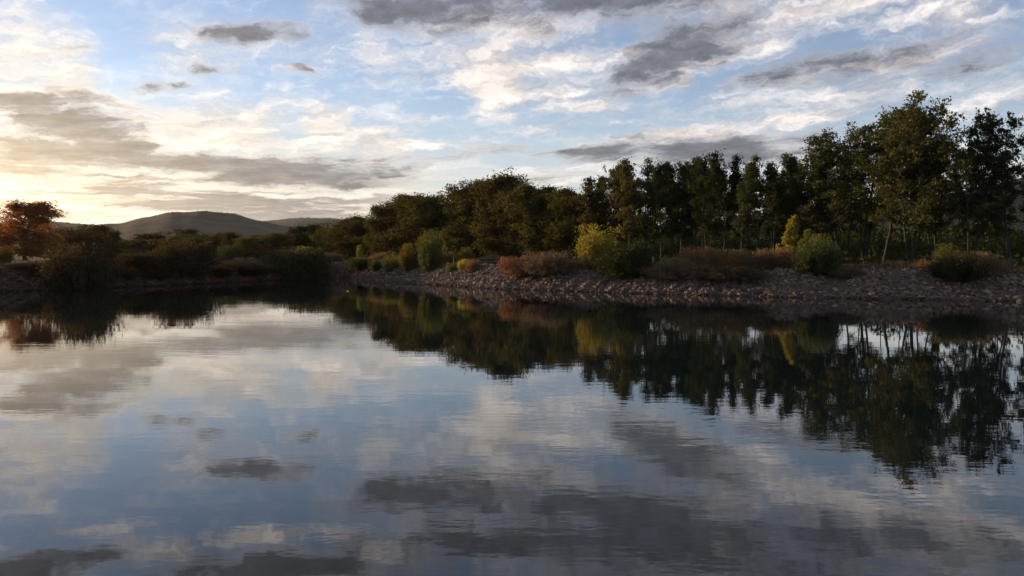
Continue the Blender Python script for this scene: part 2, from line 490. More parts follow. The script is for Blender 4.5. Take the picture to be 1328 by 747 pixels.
def shore_r():
    p = np.array(SHORE) - PC
    th = np.mod(np.arctan2(p[:, 1], p[:, 0]), 2 * PI)
    r = np.hypot(p[:, 0], p[:, 1])
    # straight lines between the corners, sampled finely, then softened
    q = []
    for i in range(len(SHORE)):
        a = np.array(SHORE[i]); b = np.array(SHORE[(i + 1) % len(SHORE)])
        for k in range(60): q.append(a + (b - a) * k / 60)
    q = np.array(q) - PC
    qt = np.mod(np.arctan2(q[:, 1], q[:, 0]), 2 * PI); qr = np.hypot(q[:, 0], q[:, 1])
    o = np.argsort(qt)
    t = np.linspace(0, 2 * PI, NT_, endpoint=False)
    rr = np.interp(t, np.r_[qt[o][-1] - 2 * PI, qt[o], qt[o][0] + 2 * PI], np.r_[qr[o][-1], qr[o], qr[o][0]])
    k = np.hanning(31); k /= k.sum()
    rr = np.convolve(np.r_[rr[-40:], rr, rr[:40]], k, 'same')[40:-40]
    rng = np.random.default_rng(3)
    for f, a in ((37, .18), (61, .14), (113, .10), (211, .07)):
        rr = rr + a * np.sin(f * t + rng.uniform(0, 6)) * (0.5 + 0.5 * np.sin(5 * t + f))
    return t, rr


TH, RR = shore_r()
SP = PC + np.stack([np.cos(TH) * RR, np.sin(TH) * RR], 1)


def shore_dist(P):
    """signed distance to the shoreline (+ on land) of points (n,2)"""
    P = np.asarray(P, dtype=np.float64)
    out = np.empty(len(P))
    for i in range(0, len(P), 4000):
        q = P[i:i + 4000]
        d = np.sqrt(((q[:, None, :] - SP[None, ::2, :]) ** 2).sum(2)).min(1)
        v = q - PC
        t = np.mod(np.arctan2(v[:, 1], v[:, 0]), 2 * PI)
        rr = np.interp(t, np.r_[TH, 2 * PI], np.r_[RR, RR[0]])
        out[i:i + 4000] = np.where(np.hypot(v[:, 0], v[:, 1]) > rr, d, -d)
    return out


def hnoise(x, y):
    return (np.sin(x * .31 + 1.3 * np.sin(y * .17)) + np.sin(y * .27 + 2 + 1.1 * np.sin(x * .23)) + 0.6 * np.sin(x * .71 + y * .53)) / 2.6


def ground_z(P):
    P = np.atleast_2d(np.asarray(P, dtype=np.float64))
    d = shore_dist(P)
    z = np.interp(d, [-40, -8, -1, 0, 1.5, 3.2, 4.6, 6, 9, 40, 200, 4000, 12000], [-3, -2.2, -.5, -.04, .62, 1.36, 1.86, 2.0, 2.05, 2.1, 2.2, 2.5, 2.5])
    n = hnoise(P[:, 0], P[:, 1])
    z = z + n * np.interp(d, [-1, 0, 2, 6, 60, 400], [0, .03, .10, .14, .25, .4])
    # the strip right at the camera stays low
    near = np.clip(1 - np.hypot(P[:, 0], P[:, 1]) / 9, 0, 1)
    z = np.where(d > 0, np.minimum(z, z * (1 - near * .4)), z)
    return z


def gz(x, y):
    return float(ground_z([(x, y)])[0])


def build_ground():
    offs = [-1e9, -14, -6, -2.5, -1, -.4, 0, .4, .8, 1.2, 1.6, 2, 2.5, 3, 3.5, 4, 4.5, 5, 5.6, 6.4, 7.5, 9, 11, 14, 18, 23, 30, 40, 55, 80, 120, 200, 350, 700, 1500, 3500, 6500]
    n = NT_
    V = []
    for o in offs:
        r = np.maximum(RR + o, RR * .02)
        V.append(np.stack([PC[0] + np.cos(TH) * r, PC[1] + np.sin(TH) * r], 1))
    V = np.concatenate(V)
    z = ground_z(V)
    V3 = np.column_stack([V, z])
    F = []
    k = np.arange(n); k2 = (k + 1) % n
    for i in range(len(offs) - 1):
        F.append(np.stack([i * n + k, (i + 1) * n + k, (i + 1) * n + k2, i * n + k2], 1))
    F = np.concatenate(F)
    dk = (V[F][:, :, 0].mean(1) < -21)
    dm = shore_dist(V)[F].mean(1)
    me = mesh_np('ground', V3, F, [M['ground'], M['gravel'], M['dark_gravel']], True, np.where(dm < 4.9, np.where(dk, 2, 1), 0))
    tag(obj('ground', me), kind='structure')


build_ground()

wv = np.array([(-140, -60, 0), (140, -60, 0), (140, 180, 0), (-140, 180, 0)], dtype=float)
# the sheet of water only as large as the pond (a little under its banks)
k = np.arange(0, NT_, 5)
wr = RR[k] + 0.9
wv = np.column_stack([PC[0] + np.cos(TH[k]) * wr, PC[1] + np.sin(TH[k]) * wr, np.zeros(len(k))])
wv = np.vstack([[(PC[0], PC[1], 0)], wv])
idx = np.arange(len(k))
wf = np.stack([np.zeros(len(k), int), 1 + idx, 1 + (idx + 1) % len(k)], 1)
tag(obj('water', mesh_np('water', wv, wf, [M['water']])), kind='structure')


# ------------------------------------------------------------------ hills
def ridge(name, pts, dist, depth, mt, bump=1.0, seed=0):
    """pts = skyline in photo px; the hill is a real mass `depth` metres thick whose crest lies at `dist`"""
    rng = np.random.default_rng(seed)
    xs = np.array([p[0] for p in pts], float); ys = np.array([p[1] for p in pts], float)
    N = 420
    X = np.linspace(xs[0], xs[-1], N)
    Yp = np.interp(X, xs, ys)
    kk = np.hanning(25); kk /= kk.sum()
    Yp = np.convolve(np.r_[np.full(30, Yp[0]), Yp, np.full(30, Yp[-1])], kk, 'same')[30:-30]
    rows = [(-.5, 0), (-.42, .10), (-.34, .27), (-.26, .46), (-.18, .65), (-.11, .82), (-.05, .94), (0, 1.0), (.06, .95), (.14, .8), (.25, .5), (.4, .15), (.5, 0)]
    V = []
    for j, (t, hh) in enumerate(rows):
        for i in range(N):
            d = ray(X[i], Yp[i]); hl = math.hypot(d.x, d.y)
            top = CAM.z + d.z / hl * dist
            az = math.atan2(d.x, d.y)
            rad = dist + t * depth
            z = 1.0 + (top - 1.0) * hh
            z += hh * bump * ((rng.normal() * .35 if t == 0 else 0) + 1.2 * math.sin(i * .071 + 3.1 * t) + .7 * math.sin(i * .16 - 5 * t + 1) - (4.0 * hh * max(0, math.sin(i * .045 + 2 * t)) if t < -.1 else 0))
            V.append((math.sin(az) * rad, math.cos(az) * rad, z if 0 < hh else -2))
    F = []
    for j in range(len(rows) - 1):
        for i in range(N - 1):
            F.append((j * N + i, j * N + i + 1, (j + 1) * N + i + 1, (j + 1) * N + i))
    tag(obj(name, mesh_np(name, V, F, [mt], True)), kind='structure')


ridge('hill', [(90, 300), (130, 292), (160, 287), (200, 280), (235, 274), (262, 272.5), (285, 275), (310, 280), (345, 287), (380, 294), (430, 303), (480, 312), (540, 322)], 1200, 700, M['hill'], 1.0, 1)
ridge('hills', [(-420, 250), (-250, 270), (-80, 284), (20, 287), (70, 286), (100, 289), (160, 296), (240, 292), (300, 287), (350, 285), (385, 284), (420, 283.5), (440, 284), (500, 288), (600, 296), (700, 300), (800, 296)], 2800, 1200, M['hill_far'], 2.5, 2)
ridge('mountain', [(700, 312), (820, 296), (950, 284), (1080, 270), (1180, 258), (1260, 246), (1300, 236), (1322, 229), (1360, 232), (1450, 214), (1600, 222), (1800, 250), (2100, 290)], 900, 560, M['mountain'], 1.0, 3)


# ------------------------------------------------------------------ stones of the bank
def ico():
    import bmesh
    b = bmesh.new(); bmesh.ops.create_icosphere(b, subdivisions=1, radius=1.0)
    b.verts.ensure_lookup_table()
    v = np.array([q.co[:] for q in b.verts]); f = np.array([[q.index for q in c.verts] for c in b.faces])
    b.free()
    return v, f


IV, IF = ico()


def stone_variants(n, seed):
    rng = np.random.default_rng(seed)
    out = []
    for _ in range(n):
        v = IV.copy()
        # chop the ball with random planes: angular quarry stone
        for _k in range(9):
            nn = rng.normal(size=3); nn /= np.linalg.norm(nn)
            h = rng.uniform(.35, .75)
            s = v @ nn
            v = np.where((s > h)[:, None], v - (s - h)[:, None] * nn, v)
        v += rng.normal(size=v.shape) * .03
        out.append(v)
    return out


def rand_rot(rng, n):
    q = rng.normal(size=(n, 4)); q /= np.linalg.norm(q, axis=1)[:, None]
    w, x, y, z = q.T
    return np.stack([np.stack([1 - 2 * (y * y + z * z), 2 * (x * y - z * w), 2 * (x * z + y * w)], 1),
                     np.stack([2 * (x * y + z * w), 1 - 2 * (x * x + z * z), 2 * (y * z - x * w)], 1),
                     np.stack([2 * (x * z - y * w), 2 * (y * z + x * w), 1 - 2 * (x * x + y * y)], 1)], 1)


def build_stones():
    rng = np.random.default_rng(11)
    var = stone_variants(10, 5)
    # arc of shore that can be seen
    seg = np.linalg.norm(np.roll(SP, -1, 0) - SP, axis=1)
    mid = (SP + np.roll(SP, -1, 0)) / 2
    az = np.degrees(np.arctan2(mid[:, 0], mid[:, 1]))
    see = (np.abs(az) < 46) & (mid[:, 1] > 20)
    w = np.where(see, seg, 0)
    total = w.sum()
    n = int(total * 5.6 * 44)
    cum = np.cumsum(w) / total
    i = np.searchsorted(cum, rng.uniform(size=n))
    i = np.clip(i, 0, NT_ - 1)
    t = SP[(i + 1) % NT_] - SP[i]; t /= np.maximum(np.linalg.norm(t, axis=1), 1e-6)[:, None]
    nrm = np.stack([t[:, 1], -t[:, 0]], 1)          # counter-clockwise shore: land lies to the right
    off = rng.uniform(-.5, 5.3, n)
    P = SP[i] + nrm * off[:, None] + t * rng.uniform(-.1, .1, n)[:, None]
    d = shore_dist(P)
    keep = (d > -.5) & (d < 5.0 + rng.normal(size=n) * .35)
    P = P[keep]; n = len(P)
    z = ground_z(P)
    s = np.clip(rng.lognormal(math.log(.112), .45, n), .05, .34)
    A = np.stack([s * rng.uniform(.9, 1.45, n), s * rng.uniform(.7, 1.1, n), s * rng.uniform(.45, .85, n)], 1)
    a = rng.uniform(0, 2 * PI, n); ca, sa = np.cos(a), np.sin(a); o_ = np.zeros(n); i_ = np.ones(n)
    Rz = np.stack([np.stack([ca, -sa, o_], 1), np.stack([sa, ca, o_], 1), np.stack([o_, o_, i_], 1)], 1)
    b = rng.normal(size=n) * .42; cb, sb = np.cos(b), np.sin(b)
    Rx = np.stack([np.stack([i_, o_, o_], 1), np.stack([o_, cb, -sb], 1), np.stack([o_, sb, cb], 1)], 1)
    c_ = rng.normal(size=n) * .42; cc, sc_ = np.cos(c_), np.sin(c_)
    Ry = np.stack([np.stack([cc, o_, sc_], 1), np.stack([o_, i_, o_], 1), np.stack([-sc_, o_, cc], 1)], 1)
    Rm = Rz @ Rx @ Ry
    vi = rng.integers(0, len(var), n)
    VV = np.stack(var)[vi] * A[:, None, :]
    VV = np.einsum('nij,nkj->nki', Rm, VV)
    VV += np.column_stack([P, z + s * rng.uniform(.0, .45, n)])[:, None, :]
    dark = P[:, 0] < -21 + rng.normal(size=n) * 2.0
    for sel, m_, l in ((~dark, 'stone', 'band of broken pinkish brown stones covering the sloping bank on the right'), (dark, 'dark_stone', 'dark brown rubble covering the bank on the left')):
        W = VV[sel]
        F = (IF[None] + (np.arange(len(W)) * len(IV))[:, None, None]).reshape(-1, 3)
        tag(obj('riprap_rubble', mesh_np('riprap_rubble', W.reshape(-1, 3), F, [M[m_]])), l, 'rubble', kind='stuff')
    print('stones', n)


build_stones()


def single_stone(name, x, y, z, size, label, mt, flat=.6, seed=0):
    rng = np.random.default_rng(seed)
    v = stone_variants(1, seed + 40)[0] * np.array([1.25, .9, flat]) * size
    me = mesh_np(name, v, IF, [mt])
    p = on_plane(x, y, z)
    o = obj(name, me)
    o.location = p
    o.rotation_euler = (0.1, -.05, rng.uniform(0, 3))
    tag(o, label, 'stone')
    return o


# ------------------------------------------------------------------ foliage generators
class Tubes:
    def __init__(self, sides=5):
        self.v = []; self.f = []; self.n = 0; self.s = sides

    def add(self, pts, rad):
        pts = np.asarray(pts, float); m = len(pts); s = self.s
        tan = np.gradient(pts, axis=0)
        tan /= np.maximum(np.linalg.norm(tan, axis=1), 1e-9)[:, None]
        ref = np.array([1.0, .3, .1]) if abs(tan[0][2]) > .8 else np.array([0, 0, 1.0])
        a = np.cross(tan, ref); a /= np.maximum(np.linalg.norm(a, axis=1), 1e-9)[:, None]
        b = np.cross(tan, a)
        ang = np.arange(s) * 2 * PI / s
        ring = a[:, None, :] * np.cos(ang)[None, :, None] + b[:, None, :] * np.sin(ang)[None, :, None]
        V = pts[:, None, :] + ring * np.asarray(rad)[:, None, None]
        self.v.append(V.reshape(-1, 3))
        k = np.arange(s); k2 = (k + 1) % s
        for i in range(m - 1):
            self.f.append(np.stack([self.n + i * s + k, self.n + i * s + k2, self.n + (i + 1) * s + k2, self.n + (i + 1) * s + k], 1))
        self.n += m * s

    def mesh(self, name, mt):
        return mesh_np(name, np.concatenate(self.v), np.concatenate(self.f), [mt], True)


def leaf_quads(rng, C, size, elong=1.7, axis=None, axis_w=0.0):
    """rhombic leaves at centres C"""
    n = len(C)
    a = rng.normal(size=(n, 3))
    if axis is not None: a = a * (1 - axis_w) + axis * axis_w * 1.6
    a /= np.linalg.norm(a, axis=1)[:, None]
    b = np.cross(a, rng.normal(size=(n, 3))); b /= np.maximum(np.linalg.norm(b, axis=1), 1e-6)[:, None]
    s = size * rng.uniform(.6, 1.35, n)[:, None]
    V = np.stack([C - a * s * elong * .5, C + b * s * .5 - a * s * .08, C + a * s * elong * .5, C - b * s * .5 - a * s * .08], 1)
    F = np.arange(n * 4).reshape(n, 4)
    return V.reshape(-1, 3), F


def curve_branch(rng, p0, direc, L, n=5, up=.25, wob=.12):
    pts = [np.array(p0, float)]
    d = np.array(direc, float); d /= np.linalg.norm(d)
    for i in range(n):
        d = d + rng.normal(size=3) * wob + np.array([0, 0, up / n])
        d /= np.linalg.norm(d)
        pts.append(pts[-1] + d * L / n)
    return np.array(pts)


def make_tree(seed, H=13.0, base=.35, rad=2.6, prof='slender', prims=26, subs=5, leaf=.2, per=26, clump=.42, stems=1, trunk_r=.15, top_open=0.0, flat=.7, thin=1.0):
    """returns (trunk mesh builder, leaf centres)"""
    rng = np.random.default_rng(seed)
    tb = Tubes(6)
    clumps = []; axes = []
    roots = []
    for s in range(stems):
        if s == 0:
            d = np.array([rng.normal() * .05, rng.normal() * .05, 1]); p0 = np.zeros(3); Hs = H * .95
        else:
            a = rng.uniform(0, 2 * PI)
            d = np.array([math.cos(a) * .22, math.sin(a) * .22, 1]); p0 = np.array([math.cos(a) * .25, math.sin(a) * .25, 0]); Hs = H * rng.uniform(.72, .92)
        pts = curve_branch(rng, p0, d, Hs, 12, .12, .05)
        r = trunk_r * (1 if s == 0 else .75)
        rr = r * np.linspace(1, .16, 13) ** .9
        rr[0] *= 1.35
        tb.add(np.vstack([[pts[0] - (0, 0, .4)], pts]), np.r_[rr[0], rr])
        roots.append((pts, rr, Hs))
    for pts, rr, Hs in roots:
        zfrac = np.linspace(0, 1, len(pts))
        np_ = max(6, int(prims / (1 + .55 * (stems - 1))))
        ga = rng.uniform(0, 6)
        for k in range(np_):
            t = (k + rng.uniform(.1, .9)) / np_
            f = base + (1.0 - base) * t ** .95
            q = np.array([np.interp(f, zfrac, pts[:, c]) for c in range(3)])
            if prof == 'slender': pr = (.55 + .75 * math.sin(PI * min(1, t * .9 + .12))) * (1 - .35 * t)
            elif prof == 'oak': pr = math.sqrt(max(.06, 1 - (2 * (t * .93 + .02) - .85) ** 2))
            elif prof == 'umbrella': pr = .35 + .75 * math.sin(PI * (t * .72 + .18)) ** 1.0
            elif prof == 'cone': pr = .12 + 1.0 * (1 - t)
            else: pr = 1
            if prof == 'slender': pr *= rng.uniform(.55, 1.2)
            ga += 2.4 + rng.normal() * .4
            L = rad * pr * rng.uniform(.6, 1.18)
            el = R(rng.uniform(22, 48) + 28 * t) if prof == 'slender' else R(rng.uniform(8, 34) + 34 * t) if prof != 'cone' else R(rng.uniform(6, 30))
            d = np.array([math.cos(ga) * math.cos(el), math.sin(ga) * math.cos(el), math.sin(el)])
            br = curve_branch(rng, q, d, L, 5, .25, .14)
            r0 = max(.012, np.interp(f, zfrac, rr) * .5)
            tb.add(br, np.linspace(r0, r0 * .3, 6))
            for s in range(subs):
                fs = rng.uniform(.35, 1.0)
                qq = np.array([np.interp(fs, np.linspace(0, 1, 6), br[:, c]) for c in range(3)])
                dd = d * .7 + rng.normal(size=3) * .75 + np.array([0, 0, .15])
                sb = curve_branch(rng, qq, dd, L * rng.uniform(.22, .46), 3, .15, .18)
                tb.add(sb, np.linspace(r0 * .34, r0 * .14, 4))
                clumps.append(sb[-1]); axes.append(dd)
                if rng.uniform() < .55: clumps.append(sb[2]); axes.append(dd)
            clumps.append(br[-1]); axes.append(d)
        clumps.append(pts[-1]); axes.append(np.array([0, 0, 1.0]))
        for s in range(int(top_open)):                      # thin sprays standing above the crown
            f = rng.uniform(.62, .97)
            q = np.array([np.interp(f, zfrac, pts[:, c]) for c in range(3)]) + np.array([*(rng.normal(size=2) * rad * .32), 0])
            br = curve_branch(rng, q, np.array([*(rng.normal(size=2) * .25), 1]), Hs * rng.uniform(.10, .17), 4, .1, .15)
            tb.add(br, np.linspace(.022, .008, 5))
            for q in br[2:]: clumps.append(q); axes.append(np.array([0, 0, 1.0]))
    C = np.array(clumps)
    # thin the clumps irregularly so that the sky shows through
    kx = np.sin(C[:, 0] * 1.9 + seed) + np.sin(C[:, 1] * 2.3 + 2 * seed) + np.sin(C[:, 2] * 1.7 + .7 * seed)
    keep = (kx > -1.6 - thin) | (rng.uniform(size=len(C)) < .5)
    C = C[keep]
    n_per = np.maximum(4, (per * rng.uniform(.45, 1.5, len(C))).astype(int))
    idx = np.repeat(np.arange(len(C)), n_per)
    cs = (clump * rng.uniform(.6, 1.3, len(C)))[idx][:, None]
    o = rng.normal(size=(len(idx), 3)) * cs * np.array([1, 1, flat]) * .62
    P = C[idx] + o
    P = P[P[:, 2] > .25]
    V, F = leaf_quads(rng, P, leaf)
    # centre the crown height so that the highest leaf is exactly H
    zmax = V[:, 2].max()
    return tb, V * (1, 1, H / zmax), F, H / zmax


def tree_proto(name, mt, **kw):
    tb, V, F, k = make_tree(**kw)
    tb.v = [v * (1, 1, k) for v in tb.v]
    return dict(trunk=tb.mesh(name + '_trunk', M['bark']), crown=mesh_np(name + '_crown', V, F, [mt]), H=kw['H'])


def make_bush(name, seed, w, h, leaf, n_stem, per, mt, elong=2.2, upright=.5, droop=0.0, lean=0.0, stem_mt=None):
    """many stems fanning out of the base, leaves along their upper two thirds; unit: real metres"""
    rng = np.random.default_rng(seed)
    tb = Tubes(4)
    P = []; A = []
    for i in range(n_stem):
        az = i * 2.4 + rng.normal() * .5
        rad = math.sqrt(rng.uniform(.0, 1.0))
        el = math.atan2(h * rng.uniform(.55, 1.05) * (1 - .45 * rad), w * .5 * rad + .05)
        lob = .80 + .17 * math.sin(2 * az + seed) * rad + .13 * math.sin(3 * az + 2.1 * seed + 4 * rad) + .10 * math.sin(7 * az + seed)
        L = math.hypot(w * .5 * rad, h * (1 - .42 * rad ** 2)) * rng.uniform(.7, 1.1) * lob * (1.12 if rng.uniform() < .08 else 1)
        d = np.array([math.cos(az) * math.cos(el), math.sin(az) * math.cos(el), math.sin(el)])
        d[0] += lean
        p0 = np.array([math.cos(az), math.sin(az), 0]) * rad * w * .16
        br = curve_branch(rng, p0, d, L, 5, -droop, .10)
        tb.add(br, np.linspace(.022, .006, 6))
        fs = rng.uniform(.18, 1.0, per) ** .8
        q = np.stack([np.interp(fs, np.linspace(0, 1, 6), br[:, c]) for c in range(3)], 1)
        q += rng.normal(size=q.shape) * (.05 + .11 * h * .5) * (.5 + .7 * fs[:, None]) * .8
        P.append(q); A.append(np.repeat(d[None], per, 0) + np.array([0, 0, .3]))
    P = np.concatenate(P); A = np.concatenate(A)
    k = P[:, 2] > .03
    V, F = leaf_quads(rng, P[k], leaf, elong, A[k], upright)
    q = np.percentile(V[:, 2], 99.5)
    ok = (V[:, 2].reshape(-1, 4).max(1) < q * 1.05)
    V = V.reshape(-1, 4, 3)[ok].reshape(-1, 3); F = np.arange(len(V)).reshape(-1, 4)
    V[:, 2] *= h / q
    V[:, 0] *= w / (np.percentile(V[:, 0], 99) - np.percentile(V[:, 0], 1)); V[:, 1] *= w / (np.percentile(V[:, 1], 99) - np.percentile(V[:, 1], 1))
    return dict(stems=tb.mesh(name + '_stems', stem_mt or M['twig']), foliage=mesh_np(name + '_foliage', V, F, [mt]), W=w, H=h)


def place(root_name, pr, loc, rz, sx, sz, label, cat, group, mt=None, tilt=(0, 0), sy=None):
    o = empty(root_name, loc, rz, (sx, sx if sy is None else sy, sz))
    o.rotation_euler = (tilt[0], tilt[1], rz)
    keys = ('trunk', 'crown') if 'trunk' in pr else ('stems', 'foliage')
    for kx in keys:
        c = obj(kx, pr[kx], o)
        if mt is not None and kx in ('crown', 'foliage'):
            c.material_slots[0].link = 'OBJECT'
            c.material_slots[0].material = mt
    return tag(o, label, cat, group)


OAK = [tree_proto('oak', M['leaf_oak'], seed=20 + i, H=11.0, base=.06, rad=3.5, prof='oak', prims=46, subs=7, leaf=.165, per=34, clump=.60, trunk_r=.2, flat=.8, thin=-.3, top_open=5) for i in range(4)]
SLIM = [tree_proto('slender_tree', M['leaf_dark'], seed=50 + i, H=13.0, base=.21 + .07 * (i % 3), rad=2.3 + .35 * (i % 2), prof='slender', prims=32, subs=5, leaf=.155, per=22, clump=.40, trunk_r=.12, stems=1 + (i % 3 == 1), thin=-.8, top_open=9) for i in range(6)]
BIG = [tree_proto('locust', M['leaf_locust'], seed=80 + i, H=16.0, base=.26, rad=4.2, prof='umbrella', prims=36, subs=7, leaf=.17, per=28, clump=.55, trunk_r=.19, stems=1 + (i % 2), flat=.5, thin=-1.15, top_open=8) for i in range(4)]
AIRY = [tree_proto('airy_tree', M['leaf_dark'], seed=140 + i, H=14.0, base=.24, rad=3.0, prof='umbrella', prims=24, subs=6, leaf=.16, per=24, clump=.42, trunk_r=.15, stems=2, flat=.6, thin=-.9, top_open=5) for i in range(3)]
CONE = [tree_proto('poplar', M['leaf_yellow'], seed=95 + i, H=4.0, base=.06, rad=1.1, prof='cone', prims=30, subs=4, leaf=.10, per=30, clump=.19, trunk_r=.05) for i in range(2)]
LOW = [tree_proto('low_tree', M['leaf_oak'], seed=110 + i, H=7.0, base=.05, rad=2.9, prof='oak', prims=36, subs=6, leaf=.17, per=28, clump=.55, trunk_r=.14, thin=-.4) for i in range(4)]

BG = [make_bush('willow_bush', 200 + i, 3.2, 2.6, .062, 150, 110, M['leaf_bush'], 2.6, .35) for i in range(3)]
BY = [make_bush('leafy_bush', 220 + i, 2.4, 3.0, .085, 90, 110, M['leaf_yellow'], 1.6, .15) for i in range(2)]
BR = [make_bush('scrub', 240 + i, 3.2, 1.7, .036, 170, 110, M['leaf_brown'], 4.5, .55, .2, .15) for i in range(3)]

# ------------------------------------------------------------------ trees on the right bank
def tree_line(x):
    s = (x - 664) / 1000.0
    t = (32 - 62 * s) / (34 + 38 * s)
    return 62 + 38 * t


rt = random.Random(5)


MARKS = [(30, 'reddish brown tree'), (104, 'very large waterside bush'), (176, 'low dark bush'), (237, 'wide dark bush'), (310, 'long low scrub'), (383, 'dark twin bush'),
         (431, 'scrub at the pond corner'), (468, 'yellow cone sapling'), (489, 'second low green bush'), (508, 'yellow tipped bush'), (530, 'orange leaved sapling'), (559, 'slim light green tree'),
         (602, 'lime green bush'), (636, 'dark brown scrub'), (650, 'left pale post'), (676, 'orange brown scrub'), (712, 'wide brown scrub'), (776, 'bright yellow bush'), (813, 'dense dark green bush'),
         (847, 'right pale post'), (874, 'brown scrub at the post'), (911, 'highest rust scrub hump'), (950, 'second rust scrub hump'), (990, 'dark brown scrub by the poplar'), (1018, 'yellow poplar sapling'),
         (1062, 'dark bush right of the poplar'), (1097, 'low scrub patch'), (1160, 'bare stone slope'), (1215, 'orange dry plant'), (1242, 'green bush near the right edge'), (1300, 'right picture edge')]
USED = {}


def where(label, x, ytop):
    if '{at}' not in label: return label
    d, m = min((abs(x - q), (q, w)) for q, w in MARKS)
    rel = 'behind' if d < 8 else ('left of' if x < m[0] else 'right of')
    l = label.replace('{at}', rel + ' the ' + m[1])
    first = USED.get(l)
    if first is None:
        USED[l] = [ytop]
        return l
    first.append(ytop)
    adj = 'lower ' if ytop > max(first[:-1]) else 'higher ' if ytop < min(first[:-1]) else 'middling '
    return adj + l if len(first) < 4 else 'half hidden ' + l


def skytree(x, ytop, dY, protos, i, wpx, label, group, name, mt=None, cat='tree', tilt=(0, 0)):
    label = where(label, x, ytop)
    Y = tree_line(x) + dY if dY < 60 else dY
    p = at_depth(x, ytop, Y)
    z0 = gz(p.x, p.y) - .05
    pr = protos[i % len(protos)]
    h = p.z - z0
    sz = h / pr['H']
    pw = (pr['crown'].vertices and None)
    # crown width of the prototype in x
    cw = pr.get('cw')
    if cw is None:
        co = np.empty(len(pr['crown'].vertices) * 3, dtype=np.float32); pr['crown'].vertices.foreach_get('co', co)
        co = co.reshape(-1, 3); cw = pr['cw'] = float(np.percentile(np.abs(co[:, :2]), 98) * 2)
    sx = (wpx / 1000.0 * Y) / cw
    return place(name, pr, (p.x, p.y, z0), rt.uniform(0, 6.28), sx, sz, label, cat, group, mt, tilt)


G_OAK = 'leafy trees of the wood left of the yellow bush'
G_SLIM = 'slender trees in the row behind the brown scrub'
G_FILL = 'trees deeper inside the wood on the right bank'
L_SLIM = 'slender dark green tree in the row, {at}'
L_OAK = 'bushy olive tree leafed to the ground, {at}'

oak = [
    (438, 290, 10, 46, 'small dark olive tree at the far left tip of the wood, beside the low treetops'),
    (452, 280, 4, 44, L_OAK), (474, 275, 6, 54, L_OAK), (498, 262, 2, 34, 'narrow tree with thin tuft on top at the left shoulder of the wood'),
    (512, 257, 8, 60, L_OAK), (535, 247, 4, 66, 'round olive tree standing first of the tall leafy trees, over the orange sapling'),
    (566, 247, 7, 70, L_OAK), (594, 234, 4, 66, L_OAK), (622, 225, 6, 74, 'broad olive tree with domed crown standing behind the low yellow bush and pole'),
    (648, 222, 3, 62, L_OAK), (666, 216, 6, 56, 'tallest leafy tree left of the yellow bush, its crown a dark knob above the wood'),
    (688, 234, 4, 58, L_OAK), (712, 237, 5, 60, L_OAK), (738, 241, 3, 54, 'low topped olive tree in the dip of the skyline just left of the yellow bush'),
]
for i, (x, y, d, w, l) in enumerate(oak):
    skytree(x, y, d, OAK, i * 3 + 1, w * 1.12, l, G_OAK, 'oak_tree')
slim = [
    (766, 229, 2, 50, 'olive tree with warm lit left side right behind the yellow bush', 'o'), (790, 211, 3, 50, 'golden green slender tree above the gap between yellow and green bush', 'o'),
    (815, 204, 1, 44, L_SLIM, 'o'), (838, 202, 4, 42, L_SLIM, ''), (858, 206, 1, 40, L_SLIM, ''), (884, 199, 3, 46, L_SLIM, ''), (902, 210, 6, 40, L_SLIM, ''),
    (918, 201, 1, 46, L_SLIM, ''), (940, 195, 2, 52, 'tallest of the slender trees, above the rust coloured scrub humps', ''), (962, 200, 0, 44, L_SLIM, ''), (984, 212, 4, 44, L_SLIM, ''),
    (1004, 207, 1, 44, L_SLIM, ''), (1022, 209, 5, 44, L_SLIM, ''), (1042, 196, 2, 50, 'slender dark tree directly behind the yellow poplar sapling', ''), (1064, 188, 4, 54, 'slender dark tree leaning against the left flank of the tall locust clump', ''),
]
for i, (x, y, d, w, l, kx) in enumerate(slim):
    skytree(x, y, d, SLIM, i * 5 + i // 3, w * 1.08, l, G_SLIM, 'slender_tree', M['leaf_oak'] if kx == 'o' else None, tilt=(rt.uniform(-.04, .04), rt.uniform(-.04, .04)))
rt2 = random.Random(9)
for i, x in enumerate([778, 802, 826, 848, 872, 893, 911, 929, 951, 973, 994, 1013, 1032, 1053, 1075]):
    y = np.interp(x, [q[0] for q in slim], [q[1] for q in slim]) + rt2.uniform(1, 9)
    skytree(x, y, rt2.uniform(4, 9), SLIM, i * 5 + 2, rt2.uniform(34, 44), 'slender second row tree, {at}', G_SLIM, 'slender_tree', tilt=(rt2.uniform(-.05, .05), rt2.uniform(-.05, .05)))
big = [
    (1092, 166, 2, 80, 'lower left tree of the tall locust clump, sloping towards the slender row', 0), (1122, 148, 4, 84, 'locust tree with olive crown on the left shoulder of the tall clump', 1),
    (1150, 133, 1, 90, 'second highest locust in the tall clump, left of the highest spray', 2), (1187, 117, 0, 98, 'tallest tree of all, its thin top spray rising above the wood', 3),
    (1219, 134, 3, 74, 'locust on the right shoulder of the tall clump beside the sky gap', 1),
    (1268, 146, 1, 66, 'airy tree standing alone between the tall clump and the right picture edge', 2), (1288, 138, 5, 52, 'slim forked tree behind the airy tree near the right edge', 0),
    (1318, 143, 2, 70, 'tree with bare slanting limb cut by the right picture edge', 3),
]
for i, (x, y, d, w, l, pi) in enumerate(big):
    skytree(x, y, d, BIG if i < 5 else AIRY, pi, w * 1.1, l, 'tall locust trees at the right end of the wood', 'locust_tree', tilt=(rt.uniform(-.03, .03), rt.uniform(-.03, .03)))
# trees further right, outside the picture, that the bank continues with
for i, (x, y) in enumerate([(1375, 140), (1430, 150), (1490, 140)]):
    skytree(x, y, 62 - 5 * i, BIG, i, 84, 'locust tree standing beyond the right picture edge', 'tall locust trees at the right end of the wood', 'locust_tree')
